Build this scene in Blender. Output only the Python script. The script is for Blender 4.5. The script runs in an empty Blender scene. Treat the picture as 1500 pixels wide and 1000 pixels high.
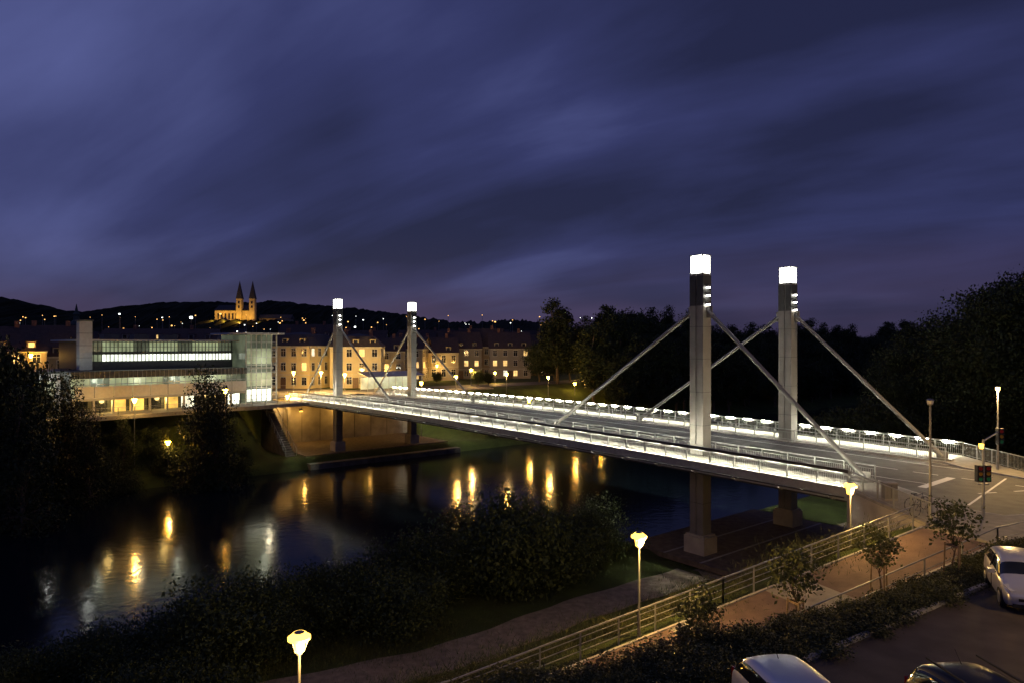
import bpy, math, random
import numpy as np
from mathutils import Vector
random.seed(7); np.random.seed(7)
sc=bpy.context.scene
COL=sc.collection
CAMZ=8.9; HOR=505.0
# ------------------------------------------------------------------ frames
P1=(14.9,54.0); D=(-.629,.778); N=(.778,.629)
def W(u,v,z): return (P1[0]+D[0]*u+N[0]*v, P1[1]+D[1]*u+N[1]*v, z)
def uv(x,y):
    a=x-P1[0]; b=y-P1[1]; return a*D[0]+b*D[1], a*N[0]+b*N[1]
A0=(20.7,31.8); E=(-.918,-.396); M=(-.396,.918)
def ST(s,t,z): return (A0[0]+E[0]*s+M[0]*t, A0[1]+E[1]*s+M[1]*t, z)
def st(x,y):
    a=x-A0[0]; b=y-A0[1]; return a*E[0]+b*E[1], a*M[0]+b*M[1]
def sst(x,a,b):
    k=max(0,min(1,(x-a)/(b-a))); return k*k*(3-2*k)
def lin(x,a,b): return max(0,min(1,(x-a)/(b-a)))
def rampz(s):
    if s<0: return 0.0
    if s<24: return -.165*s
    return max(-6.2,-3.96-.06*(s-24))
def ground(x,y):
    u,v=uv(x,y)
    if u<36:
        s,t=st(x,y); zp=rampz(s)
        if t<-4.8: z=0.06
        elif t<-1.7: z=.06+(zp-.06)*lin(t,-4.8,-1.7)**.6
        elif t<1.7: z=zp-.12
        else: z=zp+(-7.5-zp)*sst(t,1.7,11)
        if s<-.3 and t>-1.6: z-=.5
        return z+(-10.5-z)*sst(u,5.5,11)
    # far side
    side=sst(-v,9,15) if v<5 else sst(v,19,28)
    if u<79.5: zb=-7.5
    else: zb=-7.5+7.4*lin(u,80,82)
    if v<5: zs=-7.8+7.75*sst(u,64,71)
    else: zs=-7.8+7.75*sst(u,66,80)
    z=zb*(1-side)+zs*side
    k=sst(u,60.5,64)
    return -10.5+(z+10.5)*k
def pix(px,py,z):
    Y=1000*(CAMZ-z)/(py-HOR); return ((px-750)/1000*Y, Y, z)
# ------------------------------------------------------------------ materials
MATS={}
def mat(name,col,rough=.7,metal=0,em=None,es=0,var=.25,vs=3.0,bump=0,bs=20,spec=.5,trans=0,sample=False):
    if name in MATS: return MATS[name]
    m=bpy.data.materials.new(name); m.use_nodes=True
    nt=m.node_tree; b=nt.nodes['Principled BSDF']
    b.inputs['Roughness'].default_value=rough; b.inputs['Metallic'].default_value=metal
    b.inputs['Specular IOR Level'].default_value=spec
    if trans: b.inputs['Transmission Weight'].default_value=trans
    tc=nt.nodes.new('ShaderNodeTexCoord')
    n=nt.nodes.new('ShaderNodeTexNoise'); n.inputs['Scale'].default_value=vs; n.inputs['Detail'].default_value=6
    nt.links.new(tc.outputs['Object'],n.inputs['Vector'])
    r=nt.nodes.new('ShaderNodeValToRGB')
    r.color_ramp.elements[0].position=.3; r.color_ramp.elements[1].position=.7
    r.color_ramp.elements[0].color=(*[c*(1-var) for c in col],1)
    r.color_ramp.elements[1].color=(*[min(1,c*(1+var)) for c in col],1)
    nt.links.new(n.outputs['Fac'],r.inputs['Fac']); nt.links.new(r.outputs['Color'],b.inputs['Base Color'])
    if em:
        b.inputs['Emission Color'].default_value=(*em,1); b.inputs['Emission Strength'].default_value=es
        if not sample:
            m.cycles.emission_sampling='NONE'
            mr=nt.nodes.new('ShaderNodeMapRange'); mr.inputs['From Min'].default_value=.3; mr.inputs['From Max'].default_value=.7
            mr.inputs['To Min'].default_value=es*.45; mr.inputs['To Max'].default_value=es*1.4
            nt.links.new(n.outputs['Fac'],mr.inputs['Value']); nt.links.new(mr.outputs[0],b.inputs['Emission Strength'])
    if bump:
        n2=nt.nodes.new('ShaderNodeTexNoise'); n2.inputs['Scale'].default_value=bs; n2.inputs['Detail'].default_value=5
        nt.links.new(tc.outputs['Object'],n2.inputs['Vector'])
        bp=nt.nodes.new('ShaderNodeBump'); bp.inputs['Strength'].default_value=bump; bp.inputs['Distance'].default_value=.05
        nt.links.new(n2.outputs['Fac'],bp.inputs['Height']); nt.links.new(bp.outputs['Normal'],b.inputs['Normal'])
    MATS[name]=m; return m
asphalt=mat('asphalt',(.105,.10,.088),.7,var=.3,vs=1.2,bump=.3,bs=60)
parkasph=mat('parking_asphalt',(.085,.065,.05),.8,var=.4,vs=.8,bump=.4,bs=50)
paving=mat('pavement_slabs',(.25,.235,.20),.8,var=.2,vs=2,bump=.2,bs=40)
footpav=mat('footway_surface',(.40,.40,.34),.7,var=.15,vs=2,bump=.15,bs=50)
redpath=mat('reddish_path',(.135,.09,.072),.85,var=.25,vs=1.5,bump=.3,bs=60)
gravel=mat('gravel',(.22,.18,.13),.9,var=.3,vs=2.5,bump=.5,bs=40)
cobble=mat('cobble_paving',(.14,.11,.085),.85,var=.35,vs=2.,bump=.6,bs=12)
paint=mat('white_paint',(.78,.78,.75),.6,var=.1,vs=8)
kerb=mat('kerb_stone',(.36,.35,.32),.8,var=.2,vs=6)
concrete=mat('concrete',(.36,.33,.28),.8,var=.22,vs=.7,bump=.2,bs=12)
darkconc=mat('weathered_concrete',(.13,.12,.10),.9,var=.35,vs=.9,bump=.3,bs=12)
steelp=mat('pylon_steel',(.20,.19,.175),.5,metal=.1,var=.14,vs=1.0)
steelt=mat('stay_tube_steel',(.21,.205,.19),.45,metal=.2,var=.1,vs=1.0)
steeld=mat('dark_steel',(.05,.052,.052),.5,metal=.3)
galv=mat('galvanised_steel',(.34,.35,.34),.45,metal=.5,var=.12)
soffit=mat('girder_paint',(.16,.16,.15),.6,var=.2)
led=mat('led_light',(1,1,1),em=(1,.95,.74),es=340,sample=True)
headglass=mat('pylon_lantern_glass',(1,1,1),em=(1,.97,.86),es=12,sample=True)
spotm=mat('spot_lens',(1,1,1),em=(1,.97,.85),es=45,sample=True)
sodium=mat('sodium_lamp_glass',(.5,.4,.2),em=(1,.56,.07),es=5.5,vs=.2)
sodfar=mat('sodium_far_glass',(.5,.4,.2),em=(1,.46,.03),es=150,sample=True)
polem=mat('pole_paint',(.2,.2,.2),.5,metal=.4)
bark=mat('bark',(.10,.075,.05),.9,var=.35,vs=6,bump=.5)
wood=mat('stake_wood',(.28,.2,.12),.8,var=.3,vs=5)
blackp=mat('black_plastic',(.02,.02,.02),.5)
rubber=mat('rubber',(.02,.02,.02),.85)
carglass=mat('car_glass',(.015,.018,.02),.05,spec=.8)
plate=mat('number_plate',(.75,.75,.72),.5)
winframe=mat('window_frame',(.5,.5,.47),.6)
windark=mat('dark_window_glass',(.02,.022,.03),.08,spec=.8)
winlit=mat('lit_window',(.8,.6,.3),em=(1,.62,.2),es=1.4,vs=1.)
winlit2=mat('lit_window_white',(.8,.8,.7),em=(1,.93,.7),es=1.2,vs=.5)
def leafmat(name,c1,c2):
    m=bpy.data.materials.new(name); m.use_nodes=True; nt=m.node_tree
    b=nt.nodes['Principled BSDF']; b.inputs['Roughness'].default_value=.6; b.inputs['Specular IOR Level'].default_value=.25
    tc=nt.nodes.new('ShaderNodeTexCoord'); n=nt.nodes.new('ShaderNodeTexNoise'); n.inputs['Scale'].default_value=1.1; n.inputs['Detail'].default_value=4
    nt.links.new(tc.outputs['Object'],n.inputs['Vector'])
    oi=nt.nodes.new('ShaderNodeObjectInfo'); ad=nt.nodes.new('ShaderNodeMath'); ad.operation='MULTIPLY_ADD'
    ad.inputs[1].default_value=.3; nt.links.new(oi.outputs['Random'],ad.inputs[0]); nt.links.new(n.outputs['Fac'],ad.inputs[2])
    r=nt.nodes.new('ShaderNodeValToRGB'); r.color_ramp.elements[0].position=.38; r.color_ramp.elements[1].position=.85
    r.color_ramp.elements[0].color=(*c1,1); r.color_ramp.elements[1].color=(*c2,1)
    nt.links.new(ad.outputs[0],r.inputs['Fac']); nt.links.new(r.outputs['Color'],b.inputs['Base Color'])
    MATS[name]=m; return m
leaf=leafmat('leaf_green',(.022,.034,.012),(.062,.085,.028))
leafdark=leafmat('leaf_dark',(.016,.024,.010),(.045,.06,.02))
leafyoung=leafmat('leaf_young',(.05,.06,.02),(.11,.13,.045))
leafhedge=leafmat('leaf_hedge',(.045,.052,.018),(.11,.115,.04))
def groundmat():
    m=bpy.data.materials.new('grass_ground'); m.use_nodes=True; nt=m.node_tree; b=nt.nodes['Principled BSDF']
    b.inputs['Roughness'].default_value=.95; b.inputs['Specular IOR Level'].default_value=.15
    tc=nt.nodes.new('ShaderNodeTexCoord')
    n=nt.nodes.new('ShaderNodeTexNoise'); n.inputs['Scale'].default_value=.35; n.inputs['Detail'].default_value=8; n.inputs['Roughness'].default_value=.7
    nt.links.new(tc.outputs['Object'],n.inputs['Vector'])
    r=nt.nodes.new('ShaderNodeValToRGB'); e=r.color_ramp.elements
    e[0].position=.3; e[0].color=(.04,.045,.016,1); e[1].position=.7; e[1].color=(.08,.11,.028,1)
    x=e.new(.5); x.color=(.055,.075,.022,1)
    nt.links.new(n.outputs['Fac'],r.inputs['Fac']); nt.links.new(r.outputs['Color'],b.inputs['Base Color'])
    n2=nt.nodes.new('ShaderNodeTexNoise'); n2.inputs['Scale'].default_value=14; n2.inputs['Detail'].default_value=6
    nt.links.new(tc.outputs['Object'],n2.inputs['Vector'])
    bp=nt.nodes.new('ShaderNodeBump'); bp.inputs['Strength'].default_value=.8; bp.inputs['Distance'].default_value=.12
    nt.links.new(n2.outputs['Fac'],bp.inputs['Height']); nt.links.new(bp.outputs['Normal'],b.inputs['Normal'])
    return m
grassg=groundmat()
def watermat():
    m=bpy.data.materials.new('river_water'); m.use_nodes=True; nt=m.node_tree; b=nt.nodes['Principled BSDF']
    b.inputs['Base Color'].default_value=(.005,.009,.014,1); b.inputs['Roughness'].default_value=.12; b.inputs['IOR'].default_value=1.33
    tc=nt.nodes.new('ShaderNodeTexCoord')
    n=nt.nodes.new('ShaderNodeTexNoise'); n.inputs['Scale'].default_value=1.1; n.inputs['Detail'].default_value=4
    nt.links.new(tc.outputs['Object'],n.inputs['Vector'])
    bp=nt.nodes.new('ShaderNodeBump'); bp.inputs['Strength'].default_value=.3; bp.inputs['Distance'].default_value=.05
    nt.links.new(n.outputs['Fac'],bp.inputs['Height']); nt.links.new(bp.outputs['Normal'],b.inputs['Normal'])
    return m
water=watermat()
# ------------------------------------------------------------------ mesh builder
class MB:
    def __init__(s,xf=None): s.v=[];s.f=[];s.m=[];s.ms=[];s.xf=xf or (lambda a,b,c:(a,b,c)); s.smooth=[]
    def mi(s,m):
        if m not in s.ms: s.ms.append(m)
        return s.ms.index(m)
    def raw(s,pts,faces,m,smooth=False):
        k=len(s.v); s.v+= [s.xf(*p) for p in pts]; i=s.mi(m)
        for f in faces: s.f.append([k+j for j in f]); s.m.append(i); s.smooth.append(smooth)
    def hexa(s,p,m): s.raw(p,[(0,3,2,1),(4,5,6,7),(0,1,5,4),(1,2,6,5),(2,3,7,6),(3,0,4,7)],m)
    def box(s,a0,a1,b0,b1,c0,c1,m): s.hexa([(a0,b0,c0),(a1,b0,c0),(a1,b1,c0),(a0,b1,c0),(a0,b0,c1),(a1,b0,c1),(a1,b1,c1),(a0,b1,c1)],m)
    def quad(s,pts,m): s.raw(pts,[tuple(range(len(pts)))],m)
    def prism(s,poly,z0,z1,m,ms=None):
        n=len(poly); p=[(x,y,z0) for x,y in poly]+[(x,y,z1) for x,y in poly]
        s.raw(p,[tuple(range(n,2*n))],m); s.raw(p,[(i,(i+1)%n,n+(i+1)%n,n+i) for i in range(n)]+[tuple(range(n-1,-1,-1))],ms or m)
    def cyl(s,p0,p1,r0,r1,m,n=8,cap=True):
        p0=Vector(p0);p1=Vector(p1);d=(p1-p0)
        if d.length<1e-6: return
        d.normalize(); a=d.orthogonal().normalized(); b=d.cross(a)
        pts=[]
        for p,r in((p0,r0),(p1,r1)):
            for i in range(n):
                t=2*math.pi*i/n; pts.append(tuple(p+a*math.cos(t)*r+b*math.sin(t)*r))
        s.raw(pts,[(i,(i+1)%n,n+(i+1)%n,n+i) for i in range(n)],m,True)
        if cap: s.raw(pts,[tuple(range(n-1,-1,-1)),tuple(range(n,2*n))],m)
    def bar(s,p0,p1,w,h,m):
        p0=Vector(p0);p1=Vector(p1); d=p1-p0; 
        if d.length<1e-6: return
        a=Vector((-d.y,d.x,0)); a=a.normalized() if a.length>1e-5 else Vector((1,0,0)); b=d.normalized().cross(a)
        a*=w/2; b*=h/2
        s.hexa([tuple(p0-a-b),tuple(p1-a-b),tuple(p1+a-b),tuple(p0+a-b),tuple(p0-a+b),tuple(p1-a+b),tuple(p1+a+b),tuple(p0+a+b)],m)
    def build(s,name,parent=None,smooth=False,loc=None):
        me=bpy.data.meshes.new(name); me.from_pydata(s.v,[],s.f)
        for m in s.ms: me.materials.append(m)
        me.polygons.foreach_set('material_index',s.m); me.polygons.foreach_set('use_smooth',[bool(x or smooth) for x in s.smooth]); me.update()
        o=bpy.data.objects.new(name,me); COL.objects.link(o)
        if parent: o.parent=parent
        return o
def empty(name,loc=(0,0,0)):
    o=bpy.data.objects.new(name,None); o.location=loc; o.empty_display_size=.3; COL.objects.link(o); return o
def light(name,loc,power,col=(1,.6,.25),parent=None,r=.15):
    l=bpy.data.lights.new(name,'POINT'); l.energy=power; l.color=col; l.shadow_soft_size=r
    o=bpy.data.objects.new(name,l); o.location=loc; COL.objects.link(o)
    if parent: o.parent=parent
    return o
# ------------------------------------------------------------------ terrain
def axis(lo,hi,c0,c1,step,g=1.25):
    a=list(np.arange(c0,c1+.01,step)); s=step; x=a[-1]
    while x<hi: s*=g; x+=s; a.append(x)
    s=step; x=a[0]
    while x>lo: s*=g; x-=s; a.insert(0,x)
    return a
xs=axis(-4000,4000,-75,70,1.0); ys=axis(-200,5000,6,140,1.0)
vv=[(x,y,ground(x,y)) for y in ys for x in xs]
nx=len(xs); ff=[(j*nx+i,j*nx+i+1,(j+1)*nx+i+1,(j+1)*nx+i) for j in range(len(ys)-1) for i in range(nx-1)]
me=bpy.data.meshes.new('ground'); me.from_pydata(vv,[],ff); me.materials.append(grassg); me.polygons.foreach_set('use_smooth',[True]*len(ff))
COL.objects.link(bpy.data.objects.new('ground',me))
b=MB(W); b.quad([(4,-400,-9),(66,-400,-9),(66,900,-9),(4,900,-9)],water); b.build('river_water')
# ------------------------------------------------------------------ bridge
br=empty('road_bridge')
def az(u): return .4*(1-((u-33)/46.)**2)
U0,U1=-13,79
def strip(b,v0,v1,z0,z1,m,u0=U0,u1=U1):
    n=max(1,int((u1-u0)/2)); 
    for i in range(n):
        a=u0+(u1-u0)*i/n; c=u0+(u1-u0)*(i+1)/n; za=az(a); zc=az(c)
        b.hexa([(a,v0,za+z0),(c,v0,zc+z0),(c,v1,zc+z0),(a,v1,za+z0),(a,v0,za+z1),(c,v0,zc+z1),(c,v1,zc+z1),(a,v1,za+z1)],m)
d=MB(W)
strip(d,.95,12.25,-.35,0,asphalt)
strip(d,-3.2,-.75,-.35,.12,footpav); strip(d,-.75,.75,-.35,.118,asphalt); strip(d,12.45,13.95,-.35,.118,asphalt); strip(d,13.95,16.4,-.35,.12,footpav)
strip(d,.75,.95,-.35,.14,kerb); strip(d,12.25,12.45,-.35,.14,kerb)
strip(d,-3.32,-3.2,-.62,.16,galv); strip(d,16.4,16.52,-.62,.16,galv)
for u in np.arange(U0+2,U1,8.0):
    z=az(u); d.box(u-.02,u+.02,-3.1,-.76,z+.121,z+.126,steeld)
d.build('deck',br)
g=MB(W)
for v in (.3,12.4): strip(g,v,v+.5,-1.35,-.352,soffit)
u=U0+1
while u<U1:
    z=az(u)
    g.box(u-.12,u+.12,-3.1,16.3,z-.75,z-.354,soffit); g.box(u-.1,u+.1,.81,12.39,z-1.15,z-.752,soffit)
    g.hexa([(u-.05,-3.75,z-.5),(u+.05,-3.75,z-.5),(u+.05,-3.1,z-.74),(u-.05,-3.1,z-.74),(u-.05,-3.75,z-.42),(u+.05,-3.75,z-.42),(u+.05,-3.1,z-.36),(u-.05,-3.1,z-.36)],galv); u+=3.4
for v in (-2.2,15.4):
    strip(g,v-.12,v+.12,-.95,-.753,steeld)
strip(g,-3.72,-3.64,-.415,-.34,steeld)
g.build('girders',br)
mk=MB(W)
strip(mk,1.25,1.37,.004,.008,paint); strip(mk,11.8,11.92,.004,.008,paint)
strip(mk,2.75,2.87,.004,.008,paint); strip(mk,10.3,10.42,.004,.008,paint)
u=-12.
while u<78: strip(mk,6.53,6.67,.004,.008,paint,u,u+3); u+=6
mk.build('road_markings',br)
for k,(pu,pv) in enumerate(((0,0),(0,13.2),(66.6,0),(66.6,13.2))):
    p=MB(W); zt=14.4
    gz=-7.6
    hu,hv=.62,.52
    for (a0,a1,b0,b1) in ((-hu,-.07,-hv,hv),(.07,hu,-hv,hv)): p.box(pu+a0,pu+a1,pv+b0,pv+b1,gz,zt,steelp)
    p.box(pu-.069,pu+.069,pv-hv+.09,pv+hv-.09,gz,zt,steelp)
    for (a0,a1) in ((-hu-.012,-.06),(.06,hu+.012)):
        p.box(pu+a0,pu+a1,pv-hv-.012,pv+hv+.012,11.95,14.3,steeld)
    for zz in (-3.5,2.6,5.2,7.8,10.3): p.box(pu-hu-.006,pu+hu+.006,pv-hv-.006,pv+hv+.006,zz,zz+.03,steeld)
    p.box(pu-.95,pu+.95,pv-.85,pv+.85,gz-.6,-6.1,concrete); p.box(pu-.85,pu+.85,pv-.75,pv+.75,-6.1,-5.95,concrete)
    p.box(pu-hu-.08,pu+hu+.08,pv-hv-.08,pv+hv+.08,-.9+az(pu),az(pu)+.2,steelp)
    z0=zt; p.box(pu-.5,pu+.5,pv-.42,pv+.42,z0,z0+.12,steeld)
    p.box(pu-.56,pu+.56,pv-.48,pv+.48,z0+.14,z0+1.42,headglass)
    for a in (-.6,.52):
        for c in (-.52,.44): p.box(pu+a,pu+a+.08,pv+c,pv+c+.08,z0,z0+1.5,galv)
    p.box(pu-.64,pu+.64,pv-.56,pv+.56,z0+1.5,z0+1.56,galv)
    for zz in (12.0,12.7,13.35):
        for sgn,off in ((-1,hu),(1,hu)):
            x=pu+sgn*(off+.13); p.box(x-.12,x+.12,pv-.12,pv+.12,zz+.06,zz+.2,galv); p.box(x-.09,x+.09,pv-.09,pv+.09,zz-.03,zz+.055,spotm)
    p.build('pylon',br)
    sn=MB(W)
    dirs=((17.5,-1) , (12.6,1)) if pu>10 else ((12.6,-1),(17.5,1))
    for L_,sg in dirs:
        top=(pu+sg*.75,pv,11.5); u2=pu+sg*L_; bot=(u2,pv,az(u2)+.35)
        sn.cyl(top,bot,.16,.16,steelt,14)
        tv=Vector(top);bv=Vector(bot)
        for f in (.02,.5,.96): sn.cyl(tv.lerp(bv,f),tv.lerp(bv,f+.012),.2,.2,steelt,14)
        sn.box(pu+sg*.62-.02*sg,pu+sg*1.1,pv-.05,pv+.05,11.0,11.9,steelt)
        sn.box(u2-.7,u2+.7,pv-.28,pv+.28,az(u2)+.1,az(u2)+.24,steelp); sn.box(u2-.4,u2+.4,pv-.05,pv+.05,az(u2)+.2,az(u2)+.75,steelp)
    sn.build('stay_tubes',br)
def brail(name,v,led_on,inner,hgt=1.12):
    r=MB(W); du=2.0; u=U0
    while u<U1-.01:
        u2=u+du; za,zb=az(u)+.12,az(u2)+.12
        r.bar((u,v,za+hgt),(u2,v,zb+hgt),.1,.05,galv); r.bar((u,v,za+.14),(u2,v,zb+.14),.04,.04,galv); r.bar((u,v,za+hgt-.24),(u2,v,zb+hgt-.24),.03,.03,galv)
        if led_on:
            hs=.2 if inner>0 else .12
            r.bar((u,v-inner*.055,za+hgt-hs/2),(u2,v-inner*.055,zb+hgt-hs/2),.012,hs,steeld if inner>0 else galv)  # added outer flange, blocks the LEDs from being seen from outside
            g0=.4 if inner>0 else .6
            off=.01 if inner>0 else .05
            r.bar((u+g0,v+inner*off,(za+zb)/2+hgt-.058),(u2-g0,v+inner*off,(za+zb)/2+hgt-.058),.09 if inner>0 else .12,.05 if inner>0 else .06,led)
        r.box(u-.035,u+.035,v-.05,v+.05,za-.3,za+hgt,galv)
        for k in range(1,14):
            uu=u+du*k/14; zz=az(uu)+.12; r.box(uu-.009,uu+.009,v-.009,v+.009,zz+.15,zz+hgt-.24,galv)
        u=u2
    r.build(name,br)
brail('outer_railing',-3.1,True,1); brail('outer_railing_far',16.3,True,-1)
brail('inner_railing',.6,False,1,1.0); brail('inner_railing_far',12.6,False,1,1.0)
ab=MB(W); ab.box(79,84,-6,19.5,-8.2,-.36,concrete); ab.box(79.02,79.5,-3.3,16.5,-.358,-.1,concrete)
for v in np.arange(-4,19,3.2): ab.box(78.96,78.998,v,v+.06,-7.3,-.5,darkconc)
ab.build('bridge_abutment')
wl=empty('underpass_lamps')
ub=MB(W)
for v in (-1,5,11):
    ub.box(78.6,78.98,v-.25,v+.25,-2.1,-1.9,steeld); ub.box(78.62,78.96,v-.22,v+.22,-2.2,-2.102,sodium)
ub.build('lamp_bodies',wl)
for v,p_ in ((-1,170),(5,170),(11,60)): light('bulb',W(77.2,v,-2.6),p_,(1,.5,.10),wl)
sb=MB(W)
for i in range(24):
    sb.box(66+i*.45,66.5+i*.45,-8.3,-6.9,-8,-7.4+i*.3,darkconc)
for v in(-8.4,-6.8):
    sb.bar((66,v,-6.4),(76.8,v,.8),.06,.06,galv)
    for i in range(10): sb.box(66+i*1.15,66.06+i*1.15,v-.03,v+.03,-7.4+i*.76,-6.4+i*.76,galv)
sb.build('river_stairs')
# ------------------------------------------------------------------ near street slab
xb=lambda u,v:W(u,v,0)[:2]
slab=[xb(-13,-3.3),(20.4,33.3),(21.35,30.3),(60,47),(60,52),(35.6,46.9),xb(-13,16.5)]
b=MB(); b.prism(slab,-8.5,0.0,asphalt,concrete); b.build('street')
sw=MB()
nearw=[xb(-13.02,-3.25),(20.45,33.3),(21.38,30.35),(59.9,47.02),(59.9,49.6),(27.6,35.6),(25.4,35.2),(24.5,36.4),(24.2,39.),xb(-13.02,.95)]
sw.prism(nearw,-.3,.12,paving)
farw=[xb(-13.02,12.3),(32.6,49.2),(34.2,44.9),(59.9,51.0),(59.9,51.9),(35.6,46.85),xb(-13.02,16.45)]
sw.prism(farw,-.3,.12,paving)
sw.build('pavement')
ks=MB()
def kerbline(pts,z0=-.05,z1=.125,w=.16):
    for a,c in zip(pts[:-1],pts[1:]): ks.bar((a[0],a[1],(z0+z1)/2+.003),(c[0],c[1],(z0+z1)/2+.003),w,z1-z0,kerb)
kerbline([nearw[-1],nearw[-2],nearw[-3],nearw[-4],nearw[-5],nearw[-6]])
kerbline([farw[0],farw[1],farw[2],farw[3]])
ks.build('kerb')
mk=MB()
def mline(p,q,w,z=.005):
    mk.bar((p[0],p[1],z),(q[0],q[1],z),w,.004,paint)
mline(xb(-15.5,1.3),xb(-15.5,6.3),.5)
for i in range(4): mline(xb(-13-i*3,6.6),xb(-14.6-i*3,6.6),.13)
mline((25.4,38.0),(33.0,45.6),.13); mline((27.6,36.6),(35.0,44.0),.13)
mline(xb(-13,11.8),xb(-19,11.8),.12); mline(xb(-13,2.8),xb(-15.2,2.8),.12); mline(xb(-13,10.36),xb(-19,10.36),.12)
for k in range(5): mline((28+k*2.6,41+k*.6),(29.3+k*2.6,41.3+k*.6),.13)
mk.build('street_markings')
def railing(name,pts,h=1.05,bars='v',post=1.6):
    r=MB()
    for a,c in zip(pts[:-1],pts[1:]):
        a=Vector(a);c=Vector(c);L=(c-a).length;n=max(1,round(L/post))
        r.bar(a+Vector((0,0,h)),c+Vector((0,0,h)),.06,.05,galv)
        if bars=='v':
            r.bar(a+Vector((0,0,.12)),c+Vector((0,0,.12)),.03,.03,galv)
            k=int(L/.14)
            for i in range(k):
                p=a.lerp(c,(i+.5)/k); r.box(p.x-.008,p.x+.008,p.y-.008,p.y+.008,p.z+.12,p.z+h-.02,galv)
        else:
            for q in (.3,.55,.8): r.bar(a+Vector((0,0,h*q)),c+Vector((0,0,h*q)),.025,.025,galv)
        for i in range(n+1):
            p=a.lerp(c,i/n); r.box(p.x-.03,p.x+.03,p.y-.03,p.y+.03,p.z-.3,p.z+h,galv)
    return r.build(name)
e0=xb(-13,-3.2)
railing('pavement_railing',[(e0[0]+.1,e0[1],.12),(20.55,33.5,.12)])
e1=xb(-13,16.35)
railing('pavement_railing',[(e1[0],e1[1],.12),(35.4,47.1,.12),(59.5,51.7,.12)])
# ------------------------------------------------------------------ ramp path
b=MB(ST); c2=MB(ST)
s=0
while s<60:
    z0,z1=rampz(s),rampz(s+1)
    mm=redpath
    if int(s) in (8,9,14,19,20,26,32,38): mm=paving
    b.hexa([(s,-1.6,z0-.3),(s+1,-1.6,z1-.3),(s+1,1.6,z1-.3),(s,1.6,z0-.3),(s,-1.6,z0+.02),(s+1,-1.6,z1+.02),(s+1,1.6,z1+.02),(s,1.6,z0+.02)],mm)
    for t in (-1.72,1.6): c2.hexa([(s,t,z0-.3),(s+1,t,z1-.3),(s+1,t+.12,z1-.3),(s,t+.12,z0-.3),(s,t,z0+.08),(s+1,t,z1+.08),(s+1,t+.12,z1+.08),(s,t+.12,z0+.08)],kerb)
    s+=1
b.build('ramp_path'); c2.build('path_kerb')
def stp(s,t,dz=0): return ST(s,t,rampz(s)+dz)
railing('ramp_railing',[stp(.3,1.95),stp(12,1.95),stp(24,1.95),stp(34,1.95),stp(55,1.95)],bars='h',post=1.8)
r_=MB()
def thin_rail(pts,h=.95):
    for a,c in zip(pts[:-1],pts[1:]):
        a=Vector(a);c=Vector(c);n=max(1,round((c-a).length/2.2))
        r_.bar(a+Vector((0,0,h)),c+Vector((0,0,h)),.05,.045,galv); r_.bar(a+Vector((0,0,h*.5)),c+Vector((0,0,h*.5)),.025,.025,galv)
        for i in range(n+1): p=a.lerp(c,i/n); r_.box(p.x-.025,p.x+.025,p.y-.025,p.y+.025,p.z-.3,p.z+h,galv)
thin_rail([stp(-2.5,-1.95,.05),stp(0.2,-1.95),stp(12,-1.95),stp(24,-1.95),stp(34,-1.95),stp(55,-1.95)]); r_.build('ramp_railing')
def ribbon(name,pts,w,m,dz=.05):
    r=MB(); P=[Vector((p[0],p[1],0)) for p in pts]
    Q=[]
    for a,c in zip(P[:-1],P[1:]):
        n=max(1,int((c-a).length/1.0)); Q+=[a.lerp(c,i/n) for i in range(n)]
    Q.append(P[-1]); Ls=[];Rs=[]
    for i,p in enumerate(Q):
        t=(Q[min(i+1,len(Q)-1)]-Q[max(i-1,0)]).normalized(); nn=Vector((-t.y,t.x,0))*w/2*(1+.06*math.sin(i*1.3))
        a=p+nn;c=p-nn; z=max(ground(a.x,a.y),ground(c.x,c.y),ground(p.x,p.y))+dz
        Ls.append((a.x,a.y,z));Rs.append((c.x,c.y,z))
    for i in range(len(Q)-1): r.hexa([(*Ls[i][:2],Ls[i][2]-.3),(*Ls[i+1][:2],Ls[i+1][2]-.3),(*Rs[i+1][:2],Rs[i+1][2]-.3),(*Rs[i][:2],Rs[i][2]-.3),Ls[i],Ls[i+1],Rs[i+1],Rs[i]],m)
    return r.build(name)
ribbon('riverside_path',[(-22,28),(-12,31.5),(-4.4,35.2),(-1.8,37.),(4.2,42.4),(12.2,48.2),(19,53.5),(30,62),(55,80),(90,108)],3.0,gravel)
b=MB(W); b.prism([(-12.9,-2.5),(5.2,-2.5),(5.2,16),(-12.9,16)],-7.8,-7.42,cobble); 
for k in range(5):
    b.box(-12+k*3.4,-11.8+k*3.4,-2.4,15.9,-7.42,-7.412,kerb)
b.build('underbridge_paving')
b=MB(W); b.prism([(64.5,-6),(79,-6),(79,19),(64.5,19)],-7.9,-7.40,cobble); b.prism([(61.5,-6.5),(64.4,-6.5),(64.4,19.5),(61.5,19.5)],-10.5,-8.2,darkconc); b.build('underbridge_paving')
# parking
K0=Vector((8.4,19.1,0)); KD=Vector((.838,.546,0)); KN=Vector((.546,-.838,0))
def KP(k,n,z): p=K0+KD*k+KN*n; return (p.x,p.y,z)
b=MB(KP); b.prism([(-30,0),(45,0),(45,30),(-30,30)],-.3,.075,parkasph)
b.build('parking_lot')
b=MB(KP)
for k in range(-30,45): b.box(k+.01,k+.99,-.16,0,-.2,.19,kerb)
b.build('parking_kerb')
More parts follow.
